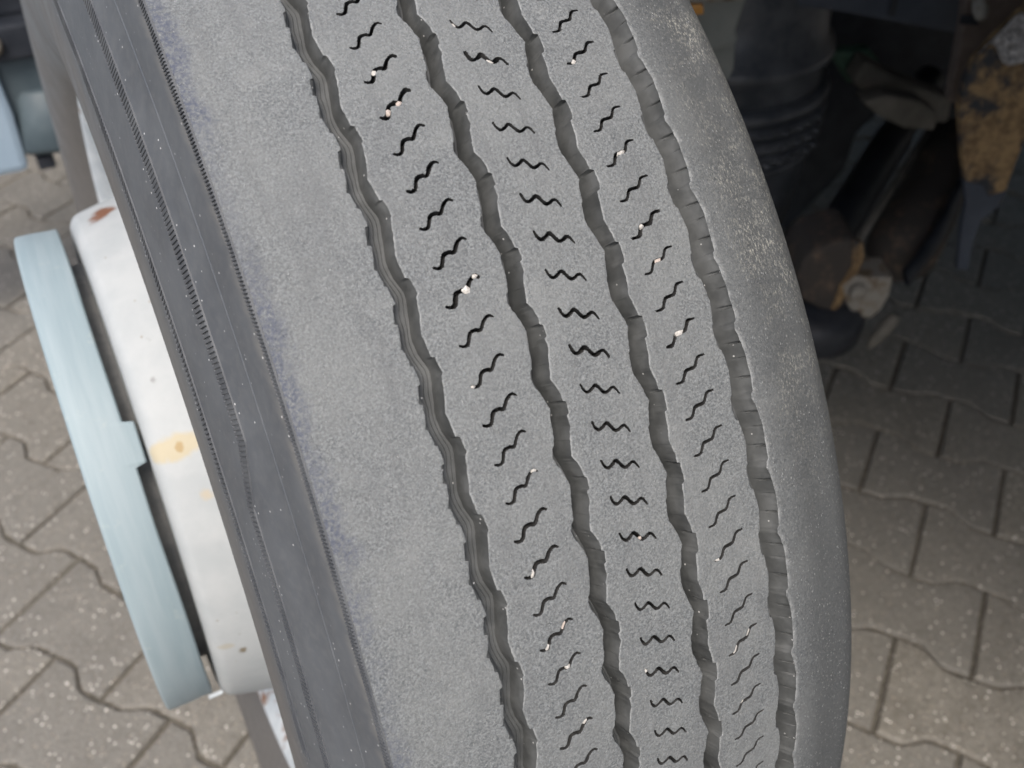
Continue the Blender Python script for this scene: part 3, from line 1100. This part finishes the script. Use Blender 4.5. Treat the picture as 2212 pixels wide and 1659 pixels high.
# damper running down to the axle
bm = bmesh.new()
add_lathe(bm, [(.026, 0), (.026, .35), (.029, .36), (.029, .92), (.034, .93), (.034, 1)], (1.21, .38, .428), (.772, .146, .335), 40)
tpart("shock_absorber", bm, M_blk, smooth=True)
bm = bmesh.new()
add_lathe(bm, [(.005, 0), (.006, .5), (.005, 1)], (1.245, .36, .385), (.838, .15, .312), 20)
tpart("brake_line", bm, M_olive, smooth=True)
bm = bmesh.new()
add_lathe(bm, [(.035, 0), (.055, .08), (.060, .35), (.050, .5), (.055, .6), (.055, .9), (.03, 1)], (1.26, .32, .335), (.935, .14, .275), 40)
tpart("brake_chamber", bm, M_rustd, smooth=True)
hp = catmull([(1.20, .26, .40), (1.125, .20, .369), (1.06, .16, .350), (.991, .12, .332), (.93, .095, .315), (.887, .08, .306)], 4)
bm = bmesh.new()
hr = []
for c_ in hp:
    hr.append([bm.verts.new(Vector(c_) + FN * (.014 * math.cos(t_)) + Vector((-.3, .15, .94)) * (.014 * math.sin(t_))) for t_ in [k * math.pi / 8 for k in range(16)]])
for a_, b_ in zip(hr[:-1], hr[1:]):
    for k in range(16):
        bm.faces.new((a_[k], a_[(k + 1) % 16], b_[(k + 1) % 16], b_[k]))
tpart("brake_hose", bm, M_blk, smooth=True)

# axle end with rusty knuckle and pale fitting
plate("steering_knuckle", [(.722, .129, .358), (.733, .124, .377), (.754, .113, .388), (.778, .101, .395), (.795, .092, .372), (.796, .092, .329), (.797, .091, .280), (.773, .103, .264), (.732, .124, .290), (.720, .131, .331)], .09, M_rustd, bev=.010)
plate("knuckle_lip", [(.776, .100, .392), (.790, .093, .388), (.797, .089, .365), (.792, .092, .320), (.781, .097, .275), (.772, .101, .268), (.776, .099, .320), (.784, .095, .350)], .012, M_rustb, bev=.002)
plate("worn_bush", [(.776, .097, .318), (.790, .090, .335), (.806, .082, .332), (.840, .065, .331), (.842, .064, .300), (.838, .066, .275), (.827, .072, .257), (.805, .083, .262), (.790, .090, .285)], .055, M_pale, bev=.005)
bm = bmesh.new()
add_lathe(bm, [(.010, 0), (.013, .2), (.012, .8), (.008, 1)], (.793, .075, .310), (.797, .090, .312), 20)
tpart("grease_cap", bm, M_pale, smooth=True)
bm = bmesh.new()
add_lathe(bm, [(.03, 0), (.072, .1), (.082, .35), (.078, .75), (.05, 1)], (.775, .145, .275), (.780, .140, .190), 48)
tpart("brake_dust_shield", bm, M_blk, smooth=True)
bm = bmesh.new()
add_lathe(bm, [(.007, 0), (.010, .3), (.009, .8), (.005, 1)], (.853, .05, .27), (.826, .06, .215), 16)
tpart("drain_pipe", bm, M_olive, smooth=True)

# castings in the dark middle
plate("crossmember", [(.992, .354, .476), (1.04, .33, .440), (1.087, .306, .412), (1.151, .274, .403), (1.146, .277, .447), (1.094, .303, .467), (1.042, .330, .490), (1.004, .349, .513)], .05, M_olive, bev=.01)
plate("mounting_pad", [(.93, .275, .49), (.96, .26, .50), (1.01, .235, .49), (1.04, .22, .47), (1.045, .218, .44), (1.0, .24, .445), (.96, .26, .465)], .04, M_olive, bev=.008)
plate("green_valve", [(.998, .421, .500), (1.057, .391, .506), (1.081, .379, .479), (1.059, .390, .447), (1.038, .401, .447), (1.019, .410, .473)], .03, M_grn, bev=.008)

# brown hanger plate with bright bolt
hanger = plate("hanger_plate", [(.835, .092, .745), (.848, .086, .676), (.856, .082, .608), (.859, .080, .583), (.907, .056, .564), (.924, .048, .594), (.945, .037, .675), (.945, .037, .745)], .02, M_brown, bev=.003)
plate("bolt_hole", [(.821, .0730, .700), (.842, .0625, .698), (.841, .063, .688), (.822, .0725, .690)], .003, M_blk, hanger, bev=0)
bm = bmesh.new()
add_lathe(bm, [(.0085, 0), (.009, .7), (.007, .9), (.004, 1)], (.850, .085, .725), (.829, .052, .700), 24)
tpart("bolt", bm, M_pale, hanger, smooth=True)

# rusty yellow bracket with a dark hanging tongue
brk = plate("rusty_bracket", [(.830, -.015, .760), (.818, -.009, .738), (.797, .002, .705), (.782, .009, .677), (.778, .011, .650), (.782, .009, .617), (.800, .0, .564), (.816, -.008, .520), (.828, -.014, .494), (.853, -.027, .474), (.865, -.033, .494), (.864, -.032, .538), (.863, -.032, .575), (.880, -.040, .66), (.88, -.04, .76)], .016, M_rustb, bev=.004)
tg = plate("bracket_tongue", [(.812, -.006, .527), (.823, -.012, .498), (.830, -.015, .454), (.842, -.021, .397), (.855, -.028, .395), (.847, -.024, .440), (.847, -.024, .470), (.862, -.031, .490), (.864, -.032, .512), (.845, -.0225, .505), (.835, -.0175, .520)], .010, M_navy, brk, bev=0)
tg.data.transform(Matrix.Translation(-FN * .0012))
bm = bmesh.new()
gx_ = 40
fo = [[None] * gx_ for _ in range(gx_)]
e1 = Vector((.89, -.45, 0))
for a_ in range(gx_):
    for b_ in range(gx_):
        u_, v_ = a_ / (gx_ - 1), b_ / (gx_ - 1)
        lo_ = .684 + .012 * math.sin(u_ * 7) * (1 - v_)
        left = -.012 + .030 * v_
        d_ = .0022 * (math.sin(u_ * 21 + v_ * 9) * math.sin(v_ * 17 + u_ * 5) + .7 * math.sin(u_ * 43 - v_ * 31))
        p_ = Vector((.782, .003, 0)) + e1 * (left + u_ * (.060 - left)) - FN * (.004 + abs(d_))
        fo[a_][b_] = bm.verts.new((p_.x, p_.y, lo_ + v_ * .045 + .004 * math.sin(u_ * 11)))
for a_ in range(gx_ - 1):
    for b_ in range(gx_ - 1):
        bm.faces.new((fo[a_][b_], fo[a_ + 1][b_], fo[a_ + 1][b_ + 1], fo[a_][b_ + 1]))
bmesh.ops.solidify(bm, geom=list(bm.faces), thickness=.0006)
tpart("crumpled_foil", bm, M_foil, brk, smooth=True)

# grey-green housing with white cap and amber lamp beside the tread
hs = plate("lamp_housing", [(.530, .225, .760), (.598, .191, .760), (.597, .192, .718), (.591, .195, .682), (.595, .193, .673), (.593, .194, .666), (.569, .206, .659), (.530, .225, .665)], .03, M_ggrey, bev=.004)
plate("lower_housing", [(.575, .228, .662), (.608, .211, .668), (.611, .209, .627), (.608, .211, .614), (.598, .216, .609), (.575, .228, .62)], .02, M_ggrey, hs, bev=.004)
plate("white_cap", [(.520, .205, .750), (.579, .175, .750), (.579, .175, .725), (.521, .205, .722)], .014, M_pale, hs, bev=.003)
plate("amber_lamp", [(.512, .209, .7215), (.539, .196, .7215), (.541, .195, .7095), (.513, .209, .7095)], .010, M_amber, hs, bev=.003)

# vehicle parts seen past the outer side of the wheel
side = empty("side_guard", (-.2, 1.2, 0), "pale blue and grey-teal side guard beyond the wheel, at the top left corner", "side guard")
SI = Matrix.Translation((.2, -1.2, 0))


def spart(name, bm, mat, bev=0.0, smooth=False):
    if bev:
        bevel_mod(bm, bev, 2)
    for v in bm.verts:
        v.co = SI @ v.co
    bmesh.ops.recalc_face_normals(bm, faces=list(bm.faces))
    return bm_obj(name, bm, mat, side, smooth)


bm = bmesh.new()
add_prism(bm, [(-.60, 1.0, .330), (-.192, 1.0, .322), (-.186, 1.0, .42), (-.196, 1.0, .80), (-.60, 1.0, .80)], (0, .05, 0))
spart("blue_panel", bm, M_blue, .012)
bm = bmesh.new()
add_lathe(bm, [(.02, 0), (.058, .03), (.062, .1), (.062, .93), (.05, 1)], (-.125, 1.06, .43), (-.135, 1.02, .335), 40)
spart("mudguard_end", bm, M_teal, 0, True)
bm = bmesh.new()
add_box(bm, (-.19, 1.02, .40), (-.05, 1.10, .50))
spart("mudguard_panel", bm, M_teal, .01)
bm = bmesh.new()
add_box(bm, (-.185, 1.00, .505), (.05, 1.12, .56))
add_box(bm, (-.17, 1.04, .56), (.05, 1.20, .95))
spart("support_beam", bm, M_blk, .006)
bm = bmesh.new()
add_lathe(bm, [(.012, 0), (.017, .3), (.012, 1)], (-.185, .985, .535), (-.178, 1.01, .535), 20)
spart("mounting_nut", bm, M_pale, 0, True)
bm = bmesh.new()
add_box(bm, (-.178, 1.0, .318), (-.150, 1.03, .340))
spart("rubber_foot", bm, M_blk, .004)
